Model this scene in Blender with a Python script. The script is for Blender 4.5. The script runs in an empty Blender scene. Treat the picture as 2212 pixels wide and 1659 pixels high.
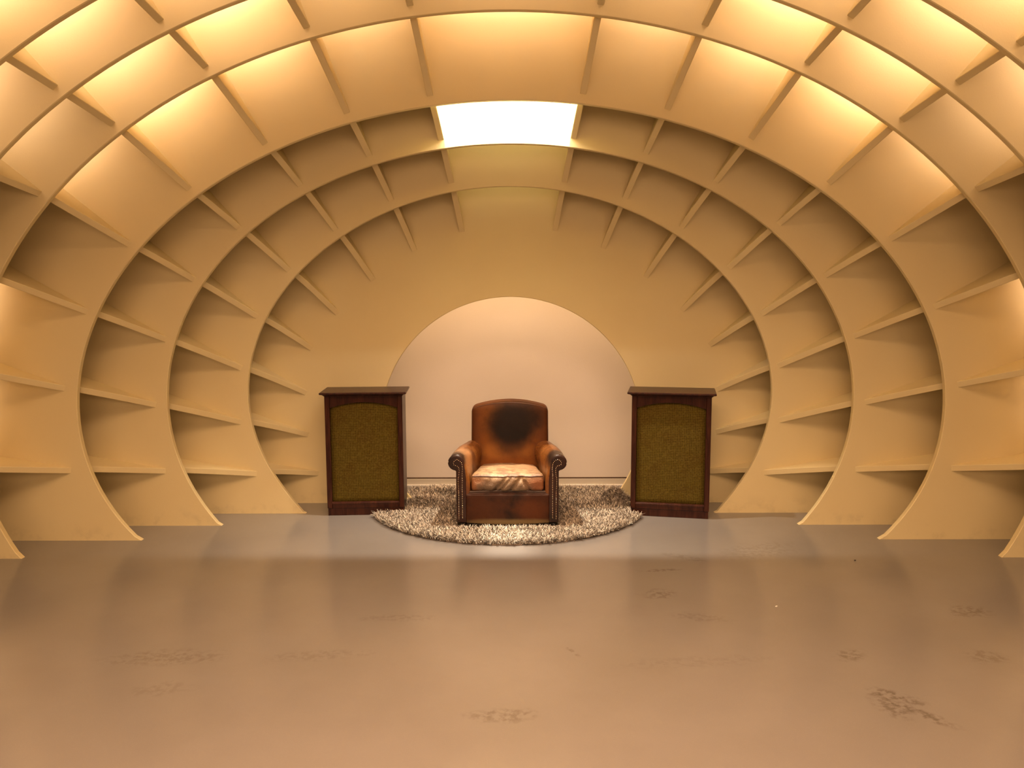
import bpy, bmesh, math, random
import numpy as np
from mathutils import Vector, Matrix, noise

random.seed(7)
rng = np.random.default_rng(7)
C = bpy.context.scene.collection
S = bpy.context.scene
PI = math.pi
R = math.radians

# ------------------------------------------------------------------ camera
F_PX, W_PX, H_PX = 1789.0, 2212.0, 1659.0
PITCH, YAW, ROLL = 0.12247, -0.00589, -0.00333
CAM = Vector((0.06015, 0.0, 1.7))


def cam_dir(x, y):
    c, s = math.cos(ROLL), math.sin(ROLL)
    x, y = c * x - s * y, s * x + c * y
    cp, sp = math.cos(PITCH), math.sin(PITCH)
    d = (x, cp + sp * y, -sp + cp * y)
    cy, sy = math.cos(YAW), math.sin(YAW)
    return Vector((cy * d[0] + sy * d[1], -sy * d[0] + cy * d[1], d[2]))


fwd = cam_dir(0, 0)
rgt = cam_dir(1, 0) - fwd
up = cam_dir(0, 1) - fwd
cd = bpy.data.cameras.new('camera')
cd.sensor_width = 36.0
cd.lens = F_PX / W_PX * 36.0
cd.clip_start = 0.05
cam = bpy.data.objects.new('camera', cd)
C.objects.link(cam)
cam.matrix_world = Matrix(((rgt.x, up.x, -fwd.x, CAM.x), (rgt.y, up.y, -fwd.y, CAM.y),
                           (rgt.z, up.z, -fwd.z, CAM.z), (0, 0, 0, 1)))
S.camera = cam

# ------------------------------------------------------------------ world, exposure
w = bpy.data.worlds.new('world')
S.world = w
w.use_nodes = True
w.node_tree.nodes['Background'].inputs[0].default_value = (1, .62, .35, 1)
w.node_tree.nodes['Background'].inputs[1].default_value = 0.02
vs = S.view_settings
vs.view_transform = 'Standard'
vs.look = 'None'
vs.gamma = 1.0
vs.exposure = 0.17
vs.use_curve_mapping = False

WARM = (1.0, 0.612, 0.365)
LED = (1.0, 0.68, 0.50)
COOL = (1.0, 0.88, 0.72)


def area(name, loc, dirv, tang, sx, sy, energy, col, spread=PI):
    l = bpy.data.lights.new(name, 'AREA')
    l.shape = 'RECTANGLE'
    l.size, l.size_y = sx, sy
    l.energy = energy
    l.color = col
    l.spread = spread
    o = bpy.data.objects.new(name, l)
    C.objects.link(o)
    z = -Vector(dirv).normalized()
    x = (Vector(tang) - z * Vector(tang).dot(z)).normalized()
    y = z.cross(x)
    m = Matrix((x, y, z)).transposed().to_4x4()
    m.translation = Vector(loc)
    o.matrix_world = m
    return o


# warm gallery light in front of the tunnel: ceiling lamps and an added frontal fill
area('gallery_light', (0, 0.9, 4.85), (0, 0.22, -1), (1, 0, 0), 3.0, 2.4, 275, WARM, R(90))
area('gallery_light', (0, -3.6, 3.2), (0, 1, .10), (1, 0, 0), 12.0, 2.6, 255, WARM)  # added broad panel, stands in for the diffuse light of the room
area('gallery_light', (0, 2.3, 4.8), (0, .8, -.6), (1, 0, 0), 5.0, .5, 58, WARM, R(130))
# the two spots in the shaft over the armchair
for sx in (-0.56, 0.56):
    l = bpy.data.lights.new('shaft_spot', 'SPOT')
    l.energy = 960
    l.color = COOL
    l.shadow_soft_size = 0.035
    l.spot_size = R(90)
    l.spot_blend = 1.0
    o = bpy.data.objects.new('shaft_spot', l)
    C.objects.link(o)
    o.location = (sx, 5.516, 3.88)
# added unseen strip light behind the third arch, whitening the far side of the shaft
area('centre_cell_light', (0, 5.42, 3.2), (0, 1, .15), (1, 0, 0), .95, .03, 75, (.93, .96, 1.0))
# dim tubes in the centre cells of the two inner bays
area('centre_cell_light', (0, 5.74, 2.85), (0, 1, -.1), (1, 0, 0), .8, .03, 1.3, (1, .80, .42))
area('centre_cell_light', (0, 6.05, 2.62), (0, 1, -.1), (1, 0, 0), .75, .03, 1.0, (1, .80, .42))
# strip behind the round opening, washing the far wall
area('niche_strip', (0, 6.38, 3.0), (0, 0.12, -1), (1, 0, 0), 2.4, 0.05, 52, (1, .68, .42))


# ------------------------------------------------------------------ node helpers
def new_mat(name):
    m = bpy.data.materials.new(name)
    m.use_nodes = True
    nt = m.node_tree
    b = nt.nodes['Principled BSDF']
    return m, nt, b


def nd(nt, t, **kw):
    n = nt.nodes.new(t)
    for k, v in kw.items():
        if k.startswith('_'):
            setattr(n, k[1:], v)
        else:
            n.inputs[k].default_value = v
    return n


def lk(nt, a, b):
    nt.links.new(a, b)


def mixc(nt, fac, a, b, blend='MIX'):
    n = nt.nodes.new('ShaderNodeMix')
    n.data_type = 'RGBA'
    n.blend_type = blend
    for sock, v in ((n.inputs[0], fac), (n.inputs[6], a), (n.inputs[7], b)):
        if hasattr(v, 'is_output'):
            lk(nt, v, sock)
        elif isinstance(v, (int, float)):
            sock.default_value = v
        else:
            sock.default_value = (*v, 1)
    return n.outputs[2]


def ramp(nt, v, lo, hi, a=0.0, b=1.0, smooth=True):
    n = nt.nodes.new('ShaderNodeMapRange')
    if smooth:
        n.interpolation_type = 'SMOOTHSTEP'
    n.inputs[1].default_value, n.inputs[2].default_value = lo, hi
    n.inputs[3].default_value, n.inputs[4].default_value = a, b
    lk(nt, v, n.inputs[0])
    return n.outputs[0]


def math_(nt, op, a, b=0.0):
    n = nt.nodes.new('ShaderNodeMath')
    n.operation = op
    for s, v in ((n.inputs[0], a), (n.inputs[1], b)):
        if hasattr(v, 'is_output'):
            lk(nt, v, s)
        else:
            s.default_value = v
    return n.outputs[0]


def coords(nt):
    return nt.nodes.new('ShaderNodeTexCoord').outputs['Object']


def noise_(nt, co, scale, detail=4, rough=.55, dist=0.0):
    n = nd(nt, 'ShaderNodeTexNoise', Scale=scale, Detail=detail, Roughness=rough, Distortion=dist)
    lk(nt, co, n.inputs['Vector'])
    return n.outputs['Fac']


def bump(nt, b, h, strength, dist=0.01):
    n = nd(nt, 'ShaderNodeBump', Strength=strength, Distance=dist)
    lk(nt, h, n.inputs['Height'])
    lk(nt, n.outputs[0], b.inputs['Normal'])


def ellipse(nt, co, c, r, soft=.35, wob=None, amt=.5, rot=0.0):
    """1 inside the ellipsoid at c with radii r, 0 outside."""
    n = nt.nodes.new('ShaderNodeMapping')
    n.vector_type = 'TEXTURE'
    n.inputs['Location'].default_value = c
    n.inputs['Rotation'].default_value = (0, 0, rot) if not isinstance(rot, tuple) else rot
    n.inputs['Scale'].default_value = r
    lk(nt, co, n.inputs['Vector'])
    l = nt.nodes.new('ShaderNodeVectorMath')
    l.operation = 'LENGTH'
    lk(nt, n.outputs[0], l.inputs[0])
    v = l.outputs['Value']
    if wob is not None:
        v = math_(nt, 'ADD', v, math_(nt, 'MULTIPLY', math_(nt, 'SUBTRACT', wob, 0.5), amt * 2))
    return ramp(nt, v, 1 - soft, 1 + soft, 1, 0)


# ------------------------------------------------------------------ materials
def mat_paint(name, col, col2, rough=.55, dirt=True):
    m, nt, b = new_mat(name)
    co = coords(nt)
    n1 = noise_(nt, co, 1.3, 3)
    c = mixc(nt, ramp(nt, n1, .35, .7), col, col2)
    if dirt:
        sep = nt.nodes.new('ShaderNodeSeparateXYZ')
        lk(nt, co, sep.inputs[0])
        low = ramp(nt, sep.outputs[2], 0.02, 0.16, 1, 0)
        n2 = ramp(nt, noise_(nt, co, 9, 5), .48, .72)
        c = mixc(nt, math_(nt, 'MULTIPLY', math_(nt, 'MULTIPLY', low, n2), .22), c, (.25, .20, .13))
        n3 = ramp(nt, noise_(nt, co, 3.5, 6), .66, .8)
        c = mixc(nt, math_(nt, 'MULTIPLY', n3, .12), c, (.4, .3, .18))
    lk(nt, c, b.inputs['Base Color'])
    b.inputs['Roughness'].default_value = rough
    b.inputs['Specular IOR Level'].default_value = .3
    bump(nt, b, noise_(nt, co, 120, 4), .12, .004)
    return m


M = {}
M['cream'] = mat_paint('cream_paint', (.665, .56, .305), (.645, .535, .285))
M['white_wall'] = mat_paint('white_wall_paint', (.80, .745, .69), (.78, .72, .66), dirt=False)
M['skirting'] = mat_paint('skirting_paint', (.62, .58, .50), (.6, .56, .48), dirt=False)
M['white_trim'] = mat_paint('white_trim_paint', (.86, .84, .8), (.84, .82, .78), dirt=False)
M['gallery'] = mat_paint('gallery_paint', (.30, .26, .21), (.28, .24, .19), dirt=False)


def mat_plain(name, col, rough=.5, metal=0.0, spec=.5, coat=0.0):
    m, nt, b = new_mat(name)
    co = coords(nt)
    c = mixc(nt, ramp(nt, noise_(nt, co, 40, 4), .3, .7), col, tuple(v * .75 for v in col))
    lk(nt, c, b.inputs['Base Color'])
    b.inputs['Roughness'].default_value = rough
    b.inputs['Metallic'].default_value = metal
    b.inputs['Specular IOR Level'].default_value = spec
    b.inputs['Coat Weight'].default_value = coat
    return m


M['dark_gap'] = mat_plain('shadow_gap', (.10, .055, .03), .8)
M['black'] = mat_plain('black_rubber', (.012, .011, .010), .3)
M['nail'] = mat_plain('brass_nail', (.75, .62, .42), .22, 1.0)
M['speck'] = mat_plain('dark_crumb', (.03, .02, .015), .6)
M['scrap'] = mat_plain('white_scrap', (.8, .78, .72), .7)


def mat_floor():
    m, nt, b = new_mat('resin_floor')
    co = coords(nt)
    n1 = noise_(nt, co, .8, 5, .6)
    n2 = noise_(nt, co, 5, 6, .6)
    c = mixc(nt, ramp(nt, n1, .3, .7), (.190, .172, .155), (.168, .150, .134))
    c = mixc(nt, math_(nt, 'MULTIPLY', ramp(nt, n2, .5, .75), .08), c, (.15, .132, .115))
    fine = noise_(nt, co, 260, 2)
    c = mixc(nt, math_(nt, 'MULTIPLY', ramp(nt, fine, .55, .8), .22), c, (.30, .27, .24))
    wob = noise_(nt, co, 9, 5, .65)
    st = noise_(nt, co, 30, 4, .6)
    scuffs = [(1.59, 3.62, .07, .05, .4, .75), (1.62, 3.24, .10, .035, -.7, .9), (1.66, 3.10, .14, .03, -.9, .9), (1.56, 3.16, .05, .09, .2, .8),
              (.84, 4.37, .09, .06, .2, .55), (1.0, 4.05, .14, .05, -.2, .35), (2.40, 4.12, .10, .07, .1, .6), (2.19, 3.6, .08, .06, .0, .5),
              (.0, 3.09, .13, .05, .05, .6), (-.85, 3.62, .20, .05, .1, .3), (-1.55, 3.6, .25, .07, .05, .4), (-1.45, 3.3, .12, .05, .1, .3),
              (.93, 4.75, .12, .02, .1, .6), (.32, 3.65, .012, .05, .5, .6), (-.55, 4.05, .15, .04, .0, .3), (.85, 3.55, .3, .05, .1, .2),
              (1.6, 5.1, .25, .12, .4, .3), (1.1, 4.98, .12, .04, -.5, .35)]
    for x, y, rx, ry, rot, k in scuffs:
        e = ellipse(nt, co, (x, y, 0), (rx, ry, 1), .5, wob, 1.0, rot)
        f = math_(nt, 'MULTIPLY', math_(nt, 'MULTIPLY', e, ramp(nt, st, .40, .62)), k * .8)
        c = mixc(nt, f, c, (.075, .06, .047))
    lk(nt, c, b.inputs['Base Color'])
    lk(nt, ramp(nt, n1, .3, .7, .19, .22), b.inputs['Roughness'])
    b.inputs['Specular IOR Level'].default_value = 1.0
    bump(nt, b, noise_(nt, co, 70, 3), .03, .002)
    return m


M['floor'] = mat_floor()


def mat_wood():
    m, nt, b = new_mat('dark_mahogany')
    co = coords(nt)
    mp = nt.nodes.new('ShaderNodeMapping')
    mp.inputs['Scale'].default_value = (14, 14, 1.6)
    lk(nt, co, mp.inputs['Vector'])
    g = noise_(nt, mp.outputs[0], 3.2, 6, .6, .8)
    c = mixc(nt, ramp(nt, g, .32, .72), (.020, .0055, .0033), (.052, .0155, .0075))
    lk(nt, c, b.inputs['Base Color'])
    b.inputs['Roughness'].default_value = .3
    b.inputs['Specular IOR Level'].default_value = .18
    bump(nt, b, g, .05, .002)
    return m


M['wood'] = mat_wood()


def mat_grille():
    m, nt, b = new_mat('woven_grille_cloth')
    co = coords(nt)
    sep = nt.nodes.new('ShaderNodeSeparateXYZ')
    lk(nt, co, sep.inputs[0])
    k = 2 * PI / 0.0125
    wx = math_(nt, 'SINE', math_(nt, 'MULTIPLY', sep.outputs[0], k))
    wz = math_(nt, 'SINE', math_(nt, 'MULTIPLY', sep.outputs[2], k))
    wv = ramp(nt, math_(nt, 'MAXIMUM', wx, wz), .1, .95)
    n1 = noise_(nt, co, 6, 3)
    n2 = noise_(nt, co, 90, 3)
    base = mixc(nt, ramp(nt, n1, .35, .7), (.095, .068, .010), (.085, .052, .008))
    c = mixc(nt, wv, (.045, .029, .004), base)
    c = mixc(nt, math_(nt, 'MULTIPLY', ramp(nt, n2, .4, .7), .35), c, (.15, .11, .022))
    lk(nt, c, b.inputs['Base Color'])
    b.inputs['Roughness'].default_value = .85
    b.inputs['Specular IOR Level'].default_value = .05
    bump(nt, b, wv, .5, .003)
    return m


M['grille'] = mat_grille()


def mat_leather(name, base, dark, spots=(), rough=(.28, .5), scale=7, thr=(.42, .68), grain=.12, wrinkle=0.0, coat=.0, spec=.5):
    """spots: (centre, radii, colour, strength, softness)"""
    m, nt, b = new_mat(name)
    co = coords(nt)
    n1 = noise_(nt, co, scale, 6, .6, .3)
    wob = noise_(nt, co, 9, 5, .6)
    c = mixc(nt, ramp(nt, n1, *thr), base, dark)
    for s in spots:
        ctr, rad, col, k, soft = s[:5]
        amt = s[5] if len(s) > 5 else .35
        e = ellipse(nt, co, ctr, rad, soft, wob, amt)
        c = mixc(nt, math_(nt, 'MULTIPLY', e, k), c, col)
    sp = noise_(nt, co, 55, 5, .7)
    c = mixc(nt, math_(nt, 'MULTIPLY', ramp(nt, sp, .55, .75), .3), c, tuple(v * .5 for v in dark))
    lk(nt, c, b.inputs['Base Color'])
    lk(nt, ramp(nt, n1, .3, .7, rough[0], rough[1]), b.inputs['Roughness'])
    b.inputs['Coat Weight'].default_value = coat
    b.inputs['Specular IOR Level'].default_value = spec
    b.inputs['Coat Roughness'].default_value = .25
    h = noise_(nt, co, 160, 3)
    if wrinkle:
        h = math_(nt, 'ADD', h, math_(nt, 'MULTIPLY', noise_(nt, co, 16, 5, .6, 1.5), wrinkle))
    bump(nt, b, h, grain, .006)
    return m


# leathers in the armchair's own coordinates (x across, y depth, z up)
TAN, BRN, BLK = (.27, .092, .015), (.075, .023, .007), (.016, .009, .006)
M['back_leather'] = mat_leather('back_leather', (.15, .048, .007), (.08, .024, .005), [
    ((-.07, .3, .41), (.11, .5, .06), (.26, .098, .018), .8, .6, .5), ((.10, .3, .42), (.09, .5, .05), (.24, .09, .017), .7, .6, .5),
    ((0, .3, .25), (.33, .5, .10), (.20, .05, .01), .5, .5),
    ((.02, .3, .47), (.12, .5, .10), (.05, .017, .006), .75, .6),
    ((.31, .3, .55), (.12, .5, .45), BRN, .85, .6), ((-.31, .3, .55), (.10, .5, .5), BRN, .9, .6),
    ((.02, .3, .775), (.34, .5, .045), (.11, .042, .016), .8, .5),
    ((.03, .3, .60), (.185, .5, .15), (.008, .005, .003), .98, .45, .25),
    ((.08, .3, .67), (.19, .5, .10), (.012, .006, .003), .85, .5),
], rough=(.5, .62), spec=.1)
M['arm_leather'] = mat_leather('arm_leather', (.19, .066, .014), (.075, .024, .008), [
    ((-.36, -.30, .49), (.12, .12, .07), BLK, .9, .4), ((.36, -.30, .49), (.13, .14, .08), BLK, .93, .35),
    ((-.31, -.16, .50), (.07, .07, .035), (.33, .18, .085), .65, .45, 1.2), ((-.27, -.2, .42), (.03, .1, .09), (.42, .2, .08), .6, .5, .8),
    ((-.27, .0, .12), (.07, .5, .17), (.09, .03, .012), .85, .5), ((.27, .0, .12), (.07, .5, .17), (.09, .03, .012), .85, .5),
], rough=(.25, .42), coat=.1, spec=.35)
M['apron_leather'] = mat_leather('apron_leather', (.042, .013, .005), (.015, .006, .003), [
    ((-.2, -.3, .10), (.14, .2, .10), (.065, .020, .006), .6, .6), ((.17, -.3, .11), (.12, .2, .07), (.085, .024, .006), .8, .6),
    ((.02, -.3, .025), (.33, .3, .028), (.17, .115, .05), .85, .5, .3),
], rough=(.35, .5), scale=9, spec=.2)
M['cushion_leather'] = mat_leather('cushion_leather', (.29, .185, .092), (.15, .08, .036), [
    ((-.24, -.30, .29), (.12, .2, .06), (.24, .085, .025), .85, .5, .6), ((.22, -.30, .28), (.09, .2, .07), (.22, .07, .02), .9, .5, .6),
    ((.0, -.32, .27), (.16, .1, .045), (.15, .098, .06), .75, .5, .9), ((-.14, -.32, .28), (.06, .1, .05), (.13, .085, .05), .75, .5, .9),
    ((.10, -.02, .33), (.13, .2, .2), (.24, .115, .05), .75, .7, 1.1), ((-.16, .12, .33), (.09, .12, .2), (.22, .11, .05), .6, .6, 1.1),
    ((.01, .02, .34), (.055, .012, .1), (.05, .025, .012), .8, .5, .5), ((.04, .045, .34), (.03, .008, .1), (.05, .025, .012), .7, .5, .5),
], rough=(.42, .55), scale=18, thr=(.40, .60), grain=.5, wrinkle=2.4)
M['facing_leather'] = mat_leather('facing_leather', (.032, .012, .008), (.014, .007, .005), rough=(.25, .38), coat=.0, spec=.35)
M['seat_deck'] = mat_leather('deck_leather', (.045, .018, .008), (.02, .009, .005))
M['piping'] = mat_leather('piping_leather', (.10, .038, .014), (.05, .018, .008))


def mat_pile():
    m, nt, b = new_mat('shag_pile')
    co = coords(nt)
    g = nt.nodes.new('ShaderNodeNewGeometry')
    r = g.outputs['Random Per Island']
    cr = nt.nodes.new('ShaderNodeValToRGB')
    e = cr.color_ramp.elements
    e[0].position, e[0].color = 0.0, (.05, .036, .023, 1)
    e[1].position, e[1].color = 1.0, (.74, .665, .54, 1)
    for p, c in ((.28, (.12, .088, .06, 1)), (.5, (.29, .232, .17, 1)), (.72, (.52, .45, .345, 1))):
        x = e.new(p)
        x.color = c
    lk(nt, r, cr.inputs[0])
    patch = ramp(nt, noise_(nt, co, 7, 4), .42, .68)
    c = mixc(nt, math_(nt, 'MULTIPLY', patch, .35), cr.outputs[0], (.36, .27, .19))
    lk(nt, c, b.inputs['Base Color'])
    b.inputs['Roughness'].default_value = .75
    b.inputs['Specular IOR Level'].default_value = .2
    b.inputs['Sheen Weight'].default_value = .2
    return m


M['pile'] = mat_pile()
M['rug_base'] = mat_plain('rug_backing', (.22, .165, .12), .9)


# ------------------------------------------------------------------ mesh helpers
def obj(name, mesh, mat, parent=None, smooth=False, **props):
    o = bpy.data.objects.new(name, mesh)
    C.objects.link(o)
    if mat is not None:
        mesh.materials.clear()
        mesh.materials.append(mat)
    if smooth:
        mesh.polygons.foreach_set('use_smooth', [True] * len(mesh.polygons))
    if parent is not None:
        o.parent = parent
    for k, v in props.items():
        o[k] = v
    return o


def empty(name, loc, rz=0.0, **props):
    o = bpy.data.objects.new(name, None)
    C.objects.link(o)
    o.location = loc
    o.rotation_euler = (0, 0, rz)
    for k, v in props.items():
        o[k] = v
    return o


def mesh_py(name, v, f):
    m = bpy.data.meshes.new(name)
    m.from_pydata(v, [], f)
    m.update()
    return m


def finish(bm, name):
    bmesh.ops.recalc_face_normals(bm, faces=bm.faces)
    m = bpy.data.meshes.new(name)
    bm.to_mesh(m)
    bm.free()
    return m


def bevel(o, w=.003, seg=2, ang=35):
    b = o.modifiers.new('bevel', 'BEVEL')
    b.width, b.segments = w, seg
    b.limit_method = 'ANGLE'
    b.angle_limit = R(ang)


def add_box(bm, x0, x1, y0, y1, z0, z1):
    v = [bm.verts.new((x, y, z)) for x in (x0, x1) for y in (y0, y1) for z in (z0, z1)]
    for f in ((0, 1, 3, 2), (4, 6, 7, 5), (0, 4, 5, 1), (2, 3, 7, 6), (0, 2, 6, 4), (1, 5, 7, 3)):
        bm.faces.new([v[i] for i in f])


def box_mesh(name, *a):
    bm = bmesh.new()
    add_box(bm, *a)
    return finish(bm, name)


def prism_y(bm, pts, y0, y1):
    """extrude an xz polygon along y"""
    a = [bm.verts.new((x, y0, z)) for x, z in pts]
    b = [bm.verts.new((x, y1, z)) for x, z in pts]
    n = len(pts)
    bm.faces.new(a)
    bm.faces.new(b[::-1])
    for i in range(n):
        j = (i + 1) % n
        bm.faces.new((a[i], b[i], b[j], a[j]))


def loft(bm, rings, caps=True):
    vr = [[bm.verts.new(p) for p in r] for r in rings]
    n = len(rings[0])
    for a, b in zip(vr, vr[1:]):
        for i in range(n):
            j = (i + 1) % n
            bm.faces.new((a[i], a[j], b[j], b[i]))
    if caps:
        bm.faces.new(vr[0][::-1])
        bm.faces.new(vr[-1])


def tube(bm, pts, r, n=8, closed=False):
    pts = [Vector(p) for p in pts]
    k = len(pts)
    rings = []
    upv = Vector((0, 0, 1))
    for i, p in enumerate(pts):
        t = (pts[(i + 1) % k] - pts[i - 1]) if closed else (pts[min(i + 1, k - 1)] - pts[max(i - 1, 0)])
        t.normalize()
        a = t.cross(upv)
        if a.length < 1e-3:
            a = t.cross(Vector((1, 0, 0)))
        a.normalize()
        b = t.cross(a)
        rings.append([p + (a * math.cos(2 * PI * q / n) + b * math.sin(2 * PI * q / n)) * r for q in range(n)])
    if closed:
        rings.append(rings[0])
    loft(bm, rings, not closed)
    if closed:
        bmesh.ops.remove_doubles(bm, verts=bm.verts, dist=1e-5)


def soft_box(half, r, n, warp):
    """closed rounded box on an n-grid, every vertex passed through warp(x,y,z)"""
    bm = bmesh.new()
    def axis(h, k):
        a = [-h + r * (1 - math.cos(i / 4 * PI / 2)) for i in range(4)]
        b = list(np.linspace(-h + r, h - r, k))
        return a + b + [-x for x in a[::-1]]
    ax = [axis(h, max(2, k)) for h, k in zip(half, n)]
    cache = {}

    def vert(p):
        key = tuple(round(c, 6) for c in p)
        if key not in cache:
            q = [max(-(h - r), min(h - r, c)) for c, h in zip(p, half)]
            d = Vector([c - e for c, e in zip(p, q)])
            if d.length > 1e-9:
                d = d.normalized() * r
            cache[key] = bm.verts.new(warp(*(e + f for e, f in zip(q, d))))
        return cache[key]
    for a in range(3):
        u, v = (a + 1) % 3, (a + 2) % 3
        for s in (-1, 1):
            for i in range(len(ax[u]) - 1):
                for j in range(len(ax[v]) - 1):
                    fs = []
                    for du, dv in ((0, 0), (1, 0), (1, 1), (0, 1)):
                        p = [0, 0, 0]
                        p[a] = s * half[a]
                        p[u] = ax[u][i + du]
                        p[v] = ax[v][j + dv]
                        w_ = vert(p)
                        if w_ not in fs:
                            fs.append(w_)
                    if len(fs) > 2:
                        try:
                            bm.faces.new(fs)
                        except ValueError:
                            pass
    return bm


# ------------------------------------------------------------------ tunnel measures
ZR = [6.267, 5.975, 5.668, 5.333, 4.968, 4.555, 4.156, 3.78]   # depth of wall_back and ribs 1..7
T = 0.04                                                       # board thickness
CE = {0: ([1.6059, -1.1878, .3735, -.0619], [.0275, 0]),
      1: ([2.3878, -.1597, -.0696, -1.9437, 1.3004], [.0135, -.0075]),
      2: ([2.6294, .6822, -1.3559, -.3359, .4113], [.0223, -.0157]),
      3: ([2.8409, 1.0033, -.6638, -1.2267, .4958], [.0363, -.0282]),
      4: ([3.2635, 1.0261, -.7078, -.9754, .4332], [.0042, .0097])}
DELTA = {5: .152, 6: .268, 7: .36}
AXZ = -0.017
ANG = {1: 9.4, 2: 19.8, 3: 30.4, 4: 41.0, 5: 50.8, 6: 60.4, 7: 70.2, 8: 80.3}
DEPTH = .45


def rad(i, th):
    t = th / (PI / 2)
    u = t * t
    ce, od = CE[min(i, 4)]
    v = sum(a * u ** k for k, a in enumerate(ce)) + sum(a * t * u ** k for k, a in enumerate(od))
    return v + DELTA.get(i, 0.0)


def pol(r, th):
    return (r * math.sin(th), max(0.0, AXZ + r * math.cos(th)))


def pol_raw(r, th):
    return (r * math.sin(th), AXZ + r * math.cos(th))


THS = [(-90 + 180 * k / 180) * PI / 180 for k in range(181)]
SH1 = R(ANG[1])                                    # the shaft sits between the first shelves


def arch_plate(name, i, outer, y0, y1, mat, parent=None, **props):
    """a board across the tunnel: arch shaped opening rad(i), outer contour outer(th)"""
    v, f = [], []
    ch = .004
    rows = []
    for th in THS:
        ri, ro = rad(i, th), outer(th)
        row = []
        for r_, y_ in ((ro, y0), (ri + ch, y0), (ri, y0 + ch), (ri, y1 - ch), (ri + ch, y1), (ro, y1)):
            x, z = pol(r_, th)
            row.append(len(v))
            v.append((x, y_, z))
        rows.append(row)
    for a, b in zip(rows, rows[1:]):
        for k in range(6):
            l = (k + 1) % 6
            f.append((a[k], b[k], b[l], a[l]))
    f.append(tuple(rows[0]))
    f.append(tuple(rows[-1][::-1]))
    return obj(name, mesh_py(name, v, f), mat, parent, **props)


def shelf_mesh(th, yf, rf, yb, rb, ro, bow, n=9):
    """radial board at angle th from the near rib (yf, rf) to the far face (yb, rb), out to ro"""
    bm = bmesh.new()
    er = Vector((math.sin(th), 0, math.cos(th)))
    et = Vector((math.cos(th), 0, -math.sin(th)))
    o = Vector((0, 0, AXZ))
    rings = []
    for k in range(n):
        t = k / (n - 1)
        y = yf + (yb - yf) * t
        r = rf + (rb - rf) * t + bow * 4 * t * (1 - t)
        c = .003
        ring = []
        for rr, s in ((r, -T / 2 + c), (r, T / 2 - c), (r + c, T / 2), (ro, T / 2), (ro, -T / 2), (r + c, -T / 2)):
            p = o + er * rr + et * s
            ring.append((p.x, y, max(p.z, .001)))
        rings.append(ring)
    loft(bm, rings)
    return finish(bm, 'shelf')


def shell_mesh(i, th0=-90, th1=90, gap=None):
    """skin of the bay between rib i+1 and rib i (or wall_back for 0)"""
    v, f = [], []
    ya, yb = ZR[i + 1] + T, ZR[i]
    ths = [t for t in THS if not gap or not (-gap < t < gap)]
    rows = []
    for th in THS:
        row = []
        for dr in (0, .015):
            for y in (ya, yb):
                x, z = pol(rad(i + 1, th) + DEPTH + dr, th)
                row.append(len(v))
                v.append((x, y, z))
        rows.append((th, row))
    for (ta, a), (tb, b) in zip(rows, rows[1:]):
        if gap and abs((ta + tb) / 2) < gap:
            continue
        f += [(a[0], a[1], b[1], b[0]), (a[2], b[2], b[3], a[3]), (a[0], b[0], b[2], a[2]), (a[1], a[3], b[3], b[1])]
    return mesh_py('bay_skin', v, f)


SHAFT_R = 4.12


def outer_of(i):
    def fn(th):
        r = rad(min(i + 1, 7), th) + DEPTH + .02
        if i in (2, 3) and abs(th) < SH1 + R(1.5):
            r = SHAFT_R / max(.9, math.cos(th))
        return r
    return fn


# ------------------------------------------------------------------ setting
KS = dict(kind='structure')


def wall_with_arch(name, i, y0, y1, xw, zt, mat):
    """rectangular wall with the arch opening, as rows from the opening out to the rectangle"""
    def outer(th):
        s, c = abs(math.sin(th)), max(1e-6, math.cos(th))
        r1 = xw / s if s > 1e-6 else 1e9
        r2 = (zt - AXZ) / c
        return min(r1, r2)
    return arch_plate(name, i, outer, y0, y1, mat, None, **KS)


obj('floor', box_mesh('floor', -7, 7, -4, 7.1, -.2, 0), M['floor'], **KS)
obj('ceiling', box_mesh('ceiling', -7, 7, -4, 7.1, 5.0, 5.1), M['gallery'], **KS)
obj('wall_left', box_mesh('wall_left', -7.1, -7, -4, 7.1, 0, 5), M['gallery'], **KS)
obj('wall_right', box_mesh('wall_right', 7, 7.1, -4, 7.1, 0, 5), M['gallery'], **KS)
obj('wall_rear', box_mesh('wall_rear', -7, 7, -4.1, -4, 0, 5), M['gallery'], **KS)
obj('wall_far', box_mesh('wall_far', -5, 5, 6.83, 6.95, 0, 4.4), M['white_wall'], **KS)
obj('baseboard_far', box_mesh('baseboard_far', -3, 3, 6.815, 6.83, .010, .058), M['skirting'], **KS)
obj('gap_shade_strip', box_mesh('gap_shade_strip', -3, 3, 6.822, 6.83, .058, .068), M['dark_gap'], **KS)  # dark strip, the shade of the gap above the baseboard put into colour
obj('trim_2', box_mesh('trim_2', -3, 3, 6.800, 6.83, 0, .010), M['white_trim'], **KS)
wall_back = wall_with_arch('wall_back', 0, ZR[0], ZR[0] + .03, 4.6, 4.5, M['cream'])
wall_front = wall_with_arch('wall_front', 7, ZR[7], ZR[7] + T, 7, 5, M['cream'])

RIB_LABELS = {
    1: 'smallest and innermost cream arch, directly in front of the back wall with the round opening',
    2: 'second cream arch from the back, its face glowing white under the light shaft',
    3: 'third cream arch from the back, its edge just above the bright white light patch',
    4: 'fourth cream arch from the back, its warm lit crown near the top of the frame',
    5: 'fifth cream arch from the back, crossing only the upper left and upper right corners',
    6: 'largest nearest cream arch, showing only at the extreme top left and top right corners'}
GRP = 'cream arched ribs of the vaulted tunnel'
OFF0 = {1: .526, 2: .530, 3: .543, 4: .60, 5: .68, 6: .66, 7: .655, 8: .655}
BOW = {0: .055, 1: .02, 2: .015}


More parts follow.
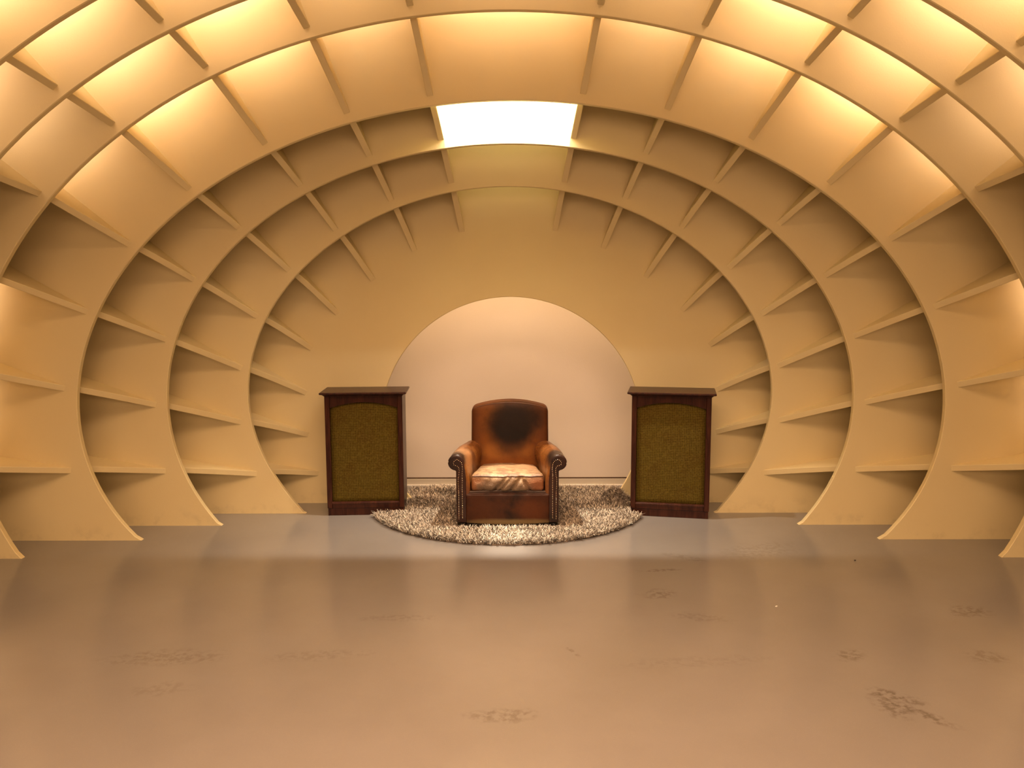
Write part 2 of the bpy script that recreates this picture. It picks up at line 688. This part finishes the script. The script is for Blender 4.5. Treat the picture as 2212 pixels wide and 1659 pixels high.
def in_view(p, m=260):
    d = Vector(p) - CAM
    q = Vector((d.dot(rgt), d.dot(up), d.dot(fwd)))
    x, y = W_PX / 2 + F_PX * q.x / q.z, H_PX / 2 - F_PX * q.y / q.z
    return -m < x < W_PX + m and -m < y < H_PX + m


for i in range(0, 7):
    if i == 0:
        host = wall_back
    else:
        host = arch_plate('arched_rib', i, outer_of(i), ZR[i], ZR[i] + T, M['cream'],
                          label=RIB_LABELS[i], category='arch', group=GRP)
    obj('bay_skin', shell_mesh(i, gap=(SH1 if i == 2 else None)), M['cream'], host)
    for n in range(-8, 9):
        if n == 0:
            continue
        th = math.copysign(R(ANG[abs(n)]), n)
        rec = .058 if abs(n) < 7 else (.082 if abs(n) == 7 else .135)
        rb = rad(i, th) + (OFF0[abs(n)] if i == 0 else rec)
        rf = rad(i + 1, th) + rec
        x, z = pol(rb, th)
        if not in_view((x, ZR[i], z)):
            continue
        ro = rad(i + 1, th) + DEPTH
        if i == 2 and abs(n) == 1:
            ro = SHAFT_R - .02
        obj('shelf', shelf_mesh(th, ZR[i + 1] + T, rf, ZR[i], rb, ro, BOW.get(i, 0)), M['cream'], host)
    if i == 2:   # lid of the light shaft
        zt = SHAFT_R + AXZ
        obj('shaft_lid', box_mesh('shaft_lid', -.72, .72, ZR[3] + T, ZR[2], zt - .02, zt), M['cream'], host)

# warm strips hidden behind the near rib in the upper cells of the front bays
CELLS = {3: {0: 32, 1: 14, 2: 20, 3: 21, 4: 9},
         4: {0: 18, 1: 11, 2: 20, 3: 15, 4: 6},
         5: {0: 18, 1: 14, 2: 16, 3: 14, 4: 9},
         6: {0: 30, 1: 28, 2: 22, 3: 18, 4: 12}}
LOW = {3: {6: 9, 7: 9}}
edges = [-ANG[1], ANG[1]]
for i, cells in CELLS.items():
    cs = dict(cells)
    cs.update(LOW.get(i, {}))
    for k, e in cs.items():
        for s in ((1,) if k == 0 else (-1, 1)):
            a0 = 0 if k == 0 else (ANG[k] + ANG[k + 1]) / 2
            half = ANG[1] if k == 0 else (ANG[k + 1] - ANG[k]) / 2
            th = R(a0) * s
            low = k > 4
            r = rad(i + 1, th) + .39
            x, z = pol_raw(r, th)
            y = ZR[i + 1] + T + .03
            er = Vector((math.sin(th), 0, math.cos(th)))
            et = Vector((math.cos(th), 0, -math.sin(th)))
            area('bay_strip', (x, y, z), Vector((0, 1, 0)) - er * (0 if low else .32), et, 2 * r * math.tan(R(half)) * .8, .03, e * .2, LED, R(120))


# ------------------------------------------------------------------ speakers
def arched_rail(x0, x1, ztop, zside, zmid, n=16):
    pts = [(x0, ztop), (x0, zside)]
    for k in range(1, n):
        t = k / n
        pts.append((x0 + (x1 - x0) * t, zside + (zmid - zside) * (1 - (2 * t - 1) ** 2)))
    return pts + [(x1, zside), (x1, ztop)]


def make_speaker(loc, rz, label):
    w, d, h = .56, .30, .915
    t = empty('speaker_cabinet', loc, rz, label=label, category='speaker', group='vintage wooden speakers flanking the armchair')
    hx = w / 2
    bm = bmesh.new()
    add_box(bm, -hx, -hx + .014, .012, d, .055, .888)
    add_box(bm, hx - .014, hx, .012, d, .055, .888)
    add_box(bm, -hx + .014, hx - .014, d - .012, d, .055, .888)
    add_box(bm, -hx + .014, hx - .014, .02, d - .012, .055, .069)
    o = obj('cabinet_box', finish(bm, 'cabinet_box'), M['wood'], t)
    # lid: slab with a cove under it
    bm = bmesh.new()
    prof = [(0, .884), (.006, .890), (.016, .897), (.030, .901), (.032, .905), (.032, .911), (.028, .915)]
    rings = []
    for e, z in prof:
        rings.append([(-hx - e, -e, z), (hx + e, -e, z), (hx + e, d + e * .3, z), (-hx - e, d + e * .3, z)])
    loft(bm, rings)
    o = obj('lid', finish(bm, 'lid'), M['wood'], t)
    bevel(o, .0015, 2, 25)
    # stiles, arched top rail, bottom rail with moulding
    for s in (-1, 1):
        bm = bmesh.new()
        a, b = sorted((s * hx, s * (hx - .036)))
        add_box(bm, a, b, 0, .03, .055, .886)
        o = obj('stile', finish(bm, 'stile'), M['wood'], t)
        bevel(o, .004)
    bm = bmesh.new()
    prism_y(bm, arched_rail(-hx + .036, hx - .036, .886, .798, .840), .005, .03)
    o = obj('top_rail', finish(bm, 'top_rail'), M['wood'], t)
    bevel(o, .002)
    bm = bmesh.new()
    add_box(bm, -hx + .036, hx - .036, .003, .03, .055, .085)
    o = obj('bottom_rail', finish(bm, 'bottom_rail'), M['wood'], t)
    bevel(o, .004)
    bm = bmesh.new()
    prism_pts = [(.0, .085), (.0, .094), (.008, .101), (.018, .103), (.018, .085)]
    a = [bm.verts.new((-hx + .036, y, z)) for y, z in prism_pts]
    b = [bm.verts.new((hx - .036, y, z)) for y, z in prism_pts]
    bm.faces.new(a)
    bm.faces.new(b[::-1])
    for k in range(5):
        bm.faces.new((a[k], b[k], b[(k + 1) % 5], a[(k + 1) % 5]))
    obj('moulding', finish(bm, 'moulding'), M['wood'], t)
    # plinth
    o = obj('plinth', box_mesh('plinth', -hx + .004, hx - .004, .008, d - .006, 0, .055), M['wood'], t)
    bevel(o, .003)
    # slightly bellied cloth
    v, f = [], []
    nx, nz = 12, 18
    for j in range(nz + 1):
        for k in range(nx + 1):
            x = -hx + .036 + (w - .072) * k / nx
            z = .09 + (.845 - .09) * j / nz
            v.append((x, .020 - .004 * math.sin(PI * k / nx) * math.sin(PI * j / nz), z))
    for j in range(nz):
        for k in range(nx):
            q = j * (nx + 1) + k
            f.append((q, q + 1, q + nx + 2, q + nx + 1))
    o = obj('grille_cloth', mesh_py('grille_cloth', v, f), M['grille'], t, True, label='mustard woven grille cloth')
    sl = o.modifiers.new('thick', 'SOLIDIFY')
    sl.thickness = .004
    sl.offset = -1
    return t


SPK = []
for (cx, cy, a, left) in ((-1.331, 5.91, R(3.2), True), (1.438, 5.801, R(-11), False)):
    ux, uy = math.cos(a), math.sin(a)
    s = 1 if left else -1
    mx, my = cx + s * ux * .28, cy + s * uy * .28
    lab = ('dark mahogany speaker cabinet with mustard grille left of the armchair' if left
           else 'dark mahogany speaker cabinet with mustard grille right of the armchair')
    SPK.append(make_speaker((mx, my, 0), a, lab))


def in_speaker(x, y, m=.0):
    for s in SPK:
        a = s.rotation_euler.z
        dx, dy = x - s.location.x, y - s.location.y
        lx, ly = dx * math.cos(a) + dy * math.sin(a), -dx * math.sin(a) + dy * math.cos(a)
        if abs(lx) < .28 + m and -m < ly < .30 + m:
            return True
    return False


# ------------------------------------------------------------------ rug
RCX, RCY, RR = -.008, 6.265, 1.055
rug = empty('shag_rug', (RCX, 5.9, 0), label='round cream and brown shag rug under the leather armchair', category='rug')


def rug_in(x, y):
    if (x - RCX) ** 2 + (y - RCY) ** 2 > RR * RR:
        return False
    if 6.235 < y < 6.30 and not -.70 < x < .73:
        return False
    if y >= 6.30 and abs(x) > .80:
        return False
    if abs(x - RCX) > .965:
        return False
    if y > 6.66 + .03 * math.sin(x * 9):
        return False
    return not in_speaker(x, y, .006)


def rug_h(x, y):
    """backing height: flat, bunched up where it meets the wall opening"""
    b = 0.0
    for (px, py, sx, sy, k) in ((.80, 6.19, .10, .08, .115), (-.66, 6.2, .12, .08, .04), (-.52, 6.5, .14, .10, .03), (.3, 6.55, .3, .08, .02)):
        b += k * math.exp(-((x - px) / sx) ** 2 - ((y - py) / sy) ** 2)
    return .009 + b


v, f, idx = [], [], {}
step = .025
for a in range(-44, 45):
    for b in range(-44, 45):
        cs = [(RCX + (a + da) * step, RCY + (b + db) * step) for da, db in ((0, 0), (1, 0), (1, 1), (0, 1))]
        if all(rug_in(*c) for c in cs):
            q = []
            for c in cs:
                k = (round(c[0] / step * 4), round(c[1] / step * 4))
                if k not in idx:
                    idx[k] = len(v)
                    v.append((c[0] - RCX, c[1] - 5.9, rug_h(*c)))
                q.append(idx[k])
            f.append(q)
o = obj('backing', mesh_py('backing', v, f), M['rug_base'], rug)
sl = o.modifiers.new('thick', 'SOLIDIFY')
sl.thickness = .008
sl.offset = -1

V, FC = [], []
N_STR = 85000
cnt = 0
while cnt < N_STR:
    xs = rng.uniform(RCX - RR, RCX + RR, 4000)
    ys = rng.uniform(RCY - RR, 6.72, 4000)
    for x, y in zip(xs, ys):
        if not rug_in(x, y):
            continue
        z0 = rug_h(x, y) - .002
        ang = rng.uniform(0, 2 * PI) + 1.2 * noise.noise((x * 4, y * 4, 0))
        L = rng.uniform(.026, .050)
        if abs(x) < .40 and 5.535 < y < 6.32:      # trodden flat under the chair
            L *= .33
        lean = rng.uniform(.5, 1.3)
        wd = rng.uniform(.0016, .0032)
        dx, dy = math.cos(ang), math.sin(ang)
        px, py = -dy * wd, dx * wd
        base = len(V)
        cxl, cyl = x - RCX, y - 5.9
        for t in (0, .5, 1):
            hz = L * (t * math.cos(lean * t * .9))
            hr = L * (t * math.sin(lean * (.4 + .6 * t)))
            k = 1 - .45 * t
            ox, oy = cxl + dx * hr, cyl + dy * hr
            V.append((ox - px * k, oy - py * k, z0 + hz))
            V.append((ox + px * k, oy + py * k, z0 + hz))
        FC.append((base, base + 1, base + 3, base + 2))
        FC.append((base + 2, base + 3, base + 5, base + 4))
        cnt += 1
        if cnt >= N_STR:
            break
obj('pile', mesh_py('pile', V, FC), M['pile'], rug, kind='stuff')

# ------------------------------------------------------------------ armchair (local: x across, y depth with 0 at mid seat, z up)
ch = empty('leather_armchair', (-.006, 5.885, .024), label='worn brown leather club armchair with nailhead trim on the shag rug', category='armchair')

# base frame
bm = soft_box((.30, .36, .105), .02, (6, 6, 3), lambda x, y, z: (x * (1 - .12 * (y + .36) / .72), y + .045, z + .135))
obj('base', finish(bm, 'base'), M['apron_leather'], ch, True)


# front apron, lower edge sagging in the middle
def w_apron(x, y, z):
    s = 1 - (x / .292) ** 2
    return (x, y - .300 - .014 * s * (1 - (z / .105) ** 2 * .4), z + .125 - (.012 * s if z < 0 else -.004 * s))


bm = soft_box((.292, .022, .102), .012, (18, 2, 10), w_apron)
obj('apron', finish(bm, 'apron'), M['apron_leather'], ch, True, label='dark scuffed leather front panel')
# seat deck lip
bm = soft_box((.285, .31, .010), .008, (12, 6, 2), lambda x, y, z: (x * (1 - .2 * (y + .31) / .62), y - .0, z + .240 + .004 * math.cos(x * 9)))
obj('seat_deck', finish(bm, 'seat_deck'), M['seat_deck'], ch, True)

# backrest
BX, BT, BZ = .292, .075, .262


def w_back(x, y, z):
    zz = (z + BZ) / (2 * BZ)                       # 0 bottom 1 top
    sx = 1 - (x / BX) ** 2
    sz = 1 - (2 * zz - 1) ** 2
    y2 = y - (.040 * sx * (.35 + .65 * sz) if y < 0 else -.02 * sx)
    zt = z + .048 * sx * max(0, zz - .35) / .65
    x2 = x * (1 - .05 * max(0, .5 - zz))
    k = noise.noise((x * 5, z * 5, 3.1)) * .006
    return (x2 + .012, y2 + .30 + .13 * zz + k, zt + .205 + BZ)


bm = soft_box((BX, BT, BZ), .034, (22, 4, 22), w_back)
obj('backrest', finish(bm, 'backrest'), M['back_leather'], ch, True, label='backrest with a big dark stain')
bm = bmesh.new()
pts = []
for k in range(41):
    t = k / 40
    x = -BX * .96 + 2 * BX * .96 * t
    p = w_back(x, -BT * .86, BZ - .009)
    pts.append((p[0], p[1], p[2] - (.008 * (abs(2 * t - 1) ** 12))))
tube(bm, pts, .004, 6)
obj('piping', finish(bm, 'piping'), M['piping'], ch, True)


# arms
def arm_ring(t, s):
    m = math.sin(PI * min(1, t * 1.0)) if t < 1 else 0
    xc = .352 - .088 * t
    r = .053 + .028 * math.sin(min(1, t * 1.6) * PI / 2)
    zc = .452 - .052 * t
    xo = .347 - .045 * t                # outer wall
    xi = .255 - .058 * t                # inner wall
    pts = []
    pts.append((xo, .03))
    pts.append((xo, .20))
    pts.append((xo, .34))
    pts.append((xo - .004, zc - r * .98))
    for k in range(13):                 # roll from under-outer over the top to the inside
        a = R(-78 + (200 + 78 - 30) * k / 12)
        pts.append((xc + r * math.cos(a), zc + r * math.sin(a)))
    pts.append(((xc - r) * .55 + xi * .45 + .004, zc - r * .9))
    pts.append((xi + .010, .345))
    pts.append((xi, .29))
    pts.append((xi + .002, .22))
    pts.append((xi + .02, .03))
    return [(s * x, z) for x, z in pts]


NAILS = [(1002, 1126), (1002, 1079), (1002, 1027), (1003, 1016), (1002, 1006.7), (999.8, 1000.8), (995.6, 997.4), (990.5, 995.3), (985.4, 997.4),
         (983, 1002.5), (983.8, 1006.7), (988, 1008.8), (991.8, 1010), (994.7, 1013.4), (995.6, 1020), (995, 1028), (993, 1038), (993, 1050), (994, 1067), (994, 1130)]


def nail_xy(p):
    return (.353 - (p[0] - 988) / 322, .459 - (p[1] - 1000) / 320)


for s in (-1, 1):
    bm = bmesh.new()
    rings = []
    n = 22
    for k in range(n + 1):
        t = k / n
        y = -.305 + t * .66
        sh = 1.0
        ring = arm_ring(t, s)
        if k == 0:
            cx = sum(p[0] for p in ring) / len(ring)
            ring2 = [(cx + (p[0] - cx) * .93, p[1] + (.30 - p[1]) * .02) for p in ring]
            rings.append([(x, y - .012, z) for x, z in ring2])
        rings.append([(x + .002 * noise.noise((x * 9, y * 9, z * 9 + s)), y, z + .003 * noise.noise((y * 12, x * 12, s * 3))) for x, z in ring])
    loft(bm, rings)
    arm = obj('arm', finish(bm, 'arm'), M['arm_leather'], ch, True)
    sd = arm.modifiers.new('sub', 'SUBSURF')
    sd.levels = sd.render_levels = 1
    # padded facing on the arm front
    bm = bmesh.new()
    pts = [(.352, .030), (.352, .398)]
    for k in range(1, 17):
        a = R(-90 + 270 * k / 17)
        pts.append((.352 + .052 * math.cos(a), .451 + .052 * math.sin(a)))
    pts += [(.297, .43), (.291, .40), (.287, .36), (.285, .33), (.285, .030)]
    pts = [(s * x, z) for x, z in pts]
    prism_y(bm, pts, -.338, -.310)
    fo = obj('arm_facing', finish(bm, 'arm_facing'), M['facing_leather'], arm, label='dark arm front edged with nails')
    bevel(fo, .009, 4, 40)
    # rolled rim of the scroll
    bm = bmesh.new()
    tube(bm, [(s * (.352 + .047 * math.cos(2 * PI * q / 28)), -.329, .451 + .047 * math.sin(2 * PI * q / 28)) for q in range(28)], .008, 8, True)
    obj('scroll_rim', finish(bm, 'scroll_rim'), M['facing_leather'], arm, True)
    # nailheads
    path = [Vector((s * nail_xy(p)[0], 0, nail_xy(p)[1])) for p in NAILS]
    seg = [0]
    for a, b in zip(path, path[1:]):
        seg.append(seg[-1] + (b - a).length)
    bm = bmesh.new()
    L = seg[-1]
    q = 0.0
    while q < L:
        k = max(j for j in range(len(seg)) if seg[j] <= q)
        k = min(k, len(path) - 2)
        p = path[k].lerp(path[k + 1], (q - seg[k]) / max(1e-6, seg[k + 1] - seg[k]))
        q += .0125
        if p.z < .035:
            continue
        rr = .0037
        top = bm.verts.new((p.x, -.3425, p.z))
        ring = [bm.verts.new((p.x + rr * math.cos(2 * PI * j / 8), -.3378, p.z + rr * math.sin(2 * PI * j / 8))) for j in range(8)]
        mid = [bm.verts.new((p.x + rr * .7 * math.cos(2 * PI * j / 8), -.3412, p.z + rr * .7 * math.sin(2 * PI * j / 8))) for j in range(8)]
        for j in range(8):
            l = (j + 1) % 8
            bm.faces.new((ring[j], ring[l], mid[l], mid[j]))
            bm.faces.new((mid[j], mid[l], top))
        bm.faces.new(ring[::-1])
    obj('nail_trim', finish(bm, 'nail_trim'), M['nail'], arm, True, kind='stuff')

# seat cushion
CX, CY, CZ = .252, .285, .055


def w_cush(x, y, z):
    t = (y + CY) / (2 * CY)
    fx = 1 - .22 * t
    sx, sy = 1 - (x / CX) ** 2, 1 - (y / CY) ** 2
    puff = .030 * (max(0, sx) * max(0, sy)) ** .5
    dz = puff if z > 0 else -.004
    if z > 0:
        dz += .006 * noise.noise((x * 7, y * 7, 1.7)) + .004 * noise.noise((x * 17, y * 15, 4.0))
        dz -= .006 * math.exp(-((x) / .10) ** 2 - ((y + CY) / .05) ** 2)
    dy = 0
    if y < 0:
        fr = max(0, min(1, (-y - CY + .06) / .06))
        dy = -fr * (.012 * (1 - (z / CZ) ** 2) + .016 * sx)
        # diagonal folds on the front
        for (x0, k, wdt, dep) in ((-.045, .9, .014, .020), (-.01, .9, .011, .017), (.06, .8, .015, .018), (.12, -.7, .012, .015), (-.13, .6, .02, .006)):
            u = x - x0 - k * z
            dy += fr * dep * math.exp(-(u / wdt) ** 2) * (1 - .5 * (z / CZ))
        dy += fr * .006 * noise.noise((x * 14, z * 25, 9.0))
    return (x * fx, y + dy - .025, z + dz + .305 - .055 * t)


bm = soft_box((CX, CY, CZ), .022, (44, 26, 10), w_cush)
cu = obj('seat_cushion', finish(bm, 'seat_cushion'), M['cushion_leather'], ch, True, label='pale worn creased seat cushion')
bm = bmesh.new()
pts = []
for k in range(49):
    x = -CX * .97 + 2 * CX * .97 * k / 48
    p = w_cush(x, -CY + .006, CZ - .010)
    pts.append((p[0], p[1] - .004, p[2]))
tube(bm, pts, .0042, 6)
obj('piping', finish(bm, 'piping'), M['piping'], cu, True)

# bun feet
for fx, fy in ((-.318, -.29), (.318, -.29), (-.25, .36), (.25, .36)):
    bm = bmesh.new()
    rings = []
    for rr, z in ((.020, .0), (.030, .004), (.033, .012), (.028, .022), (.020, .028), (.020, .04)):
        rings.append([(fx + rr * math.cos(2 * PI * q / 20), fy + rr * math.sin(2 * PI * q / 20), z) for q in range(20)])
    loft(bm, rings)
    obj('foot', finish(bm, 'foot'), M['black'], ch, True)

# ------------------------------------------------------------------ crumbs on the floor
bm = bmesh.new()
bmesh.ops.create_icosphere(bm, subdivisions=2, radius=.006)
for v_ in bm.verts:
    v_.co.z = max(0, v_.co.z * .6 + .003)
o = obj('crumb', finish(bm, 'crumb'), M['speck'], label='tiny dark crumb on the floor in front of the right arches', category='crumb')
o.location = (2.128, 4.913, 0)
bm = bmesh.new()
prism_y(bm, [(-.006, 0), (.005, 0), (.007, .002), (-.004, .003)], -.003, .003)
o = obj('paper_scrap', finish(bm, 'paper_scrap'), M['scrap'], label='tiny white paper scrap on the open floor right of centre', category='scrap')
o.location = (1.424, 4.193, 0)
o.rotation_euler.z = .6
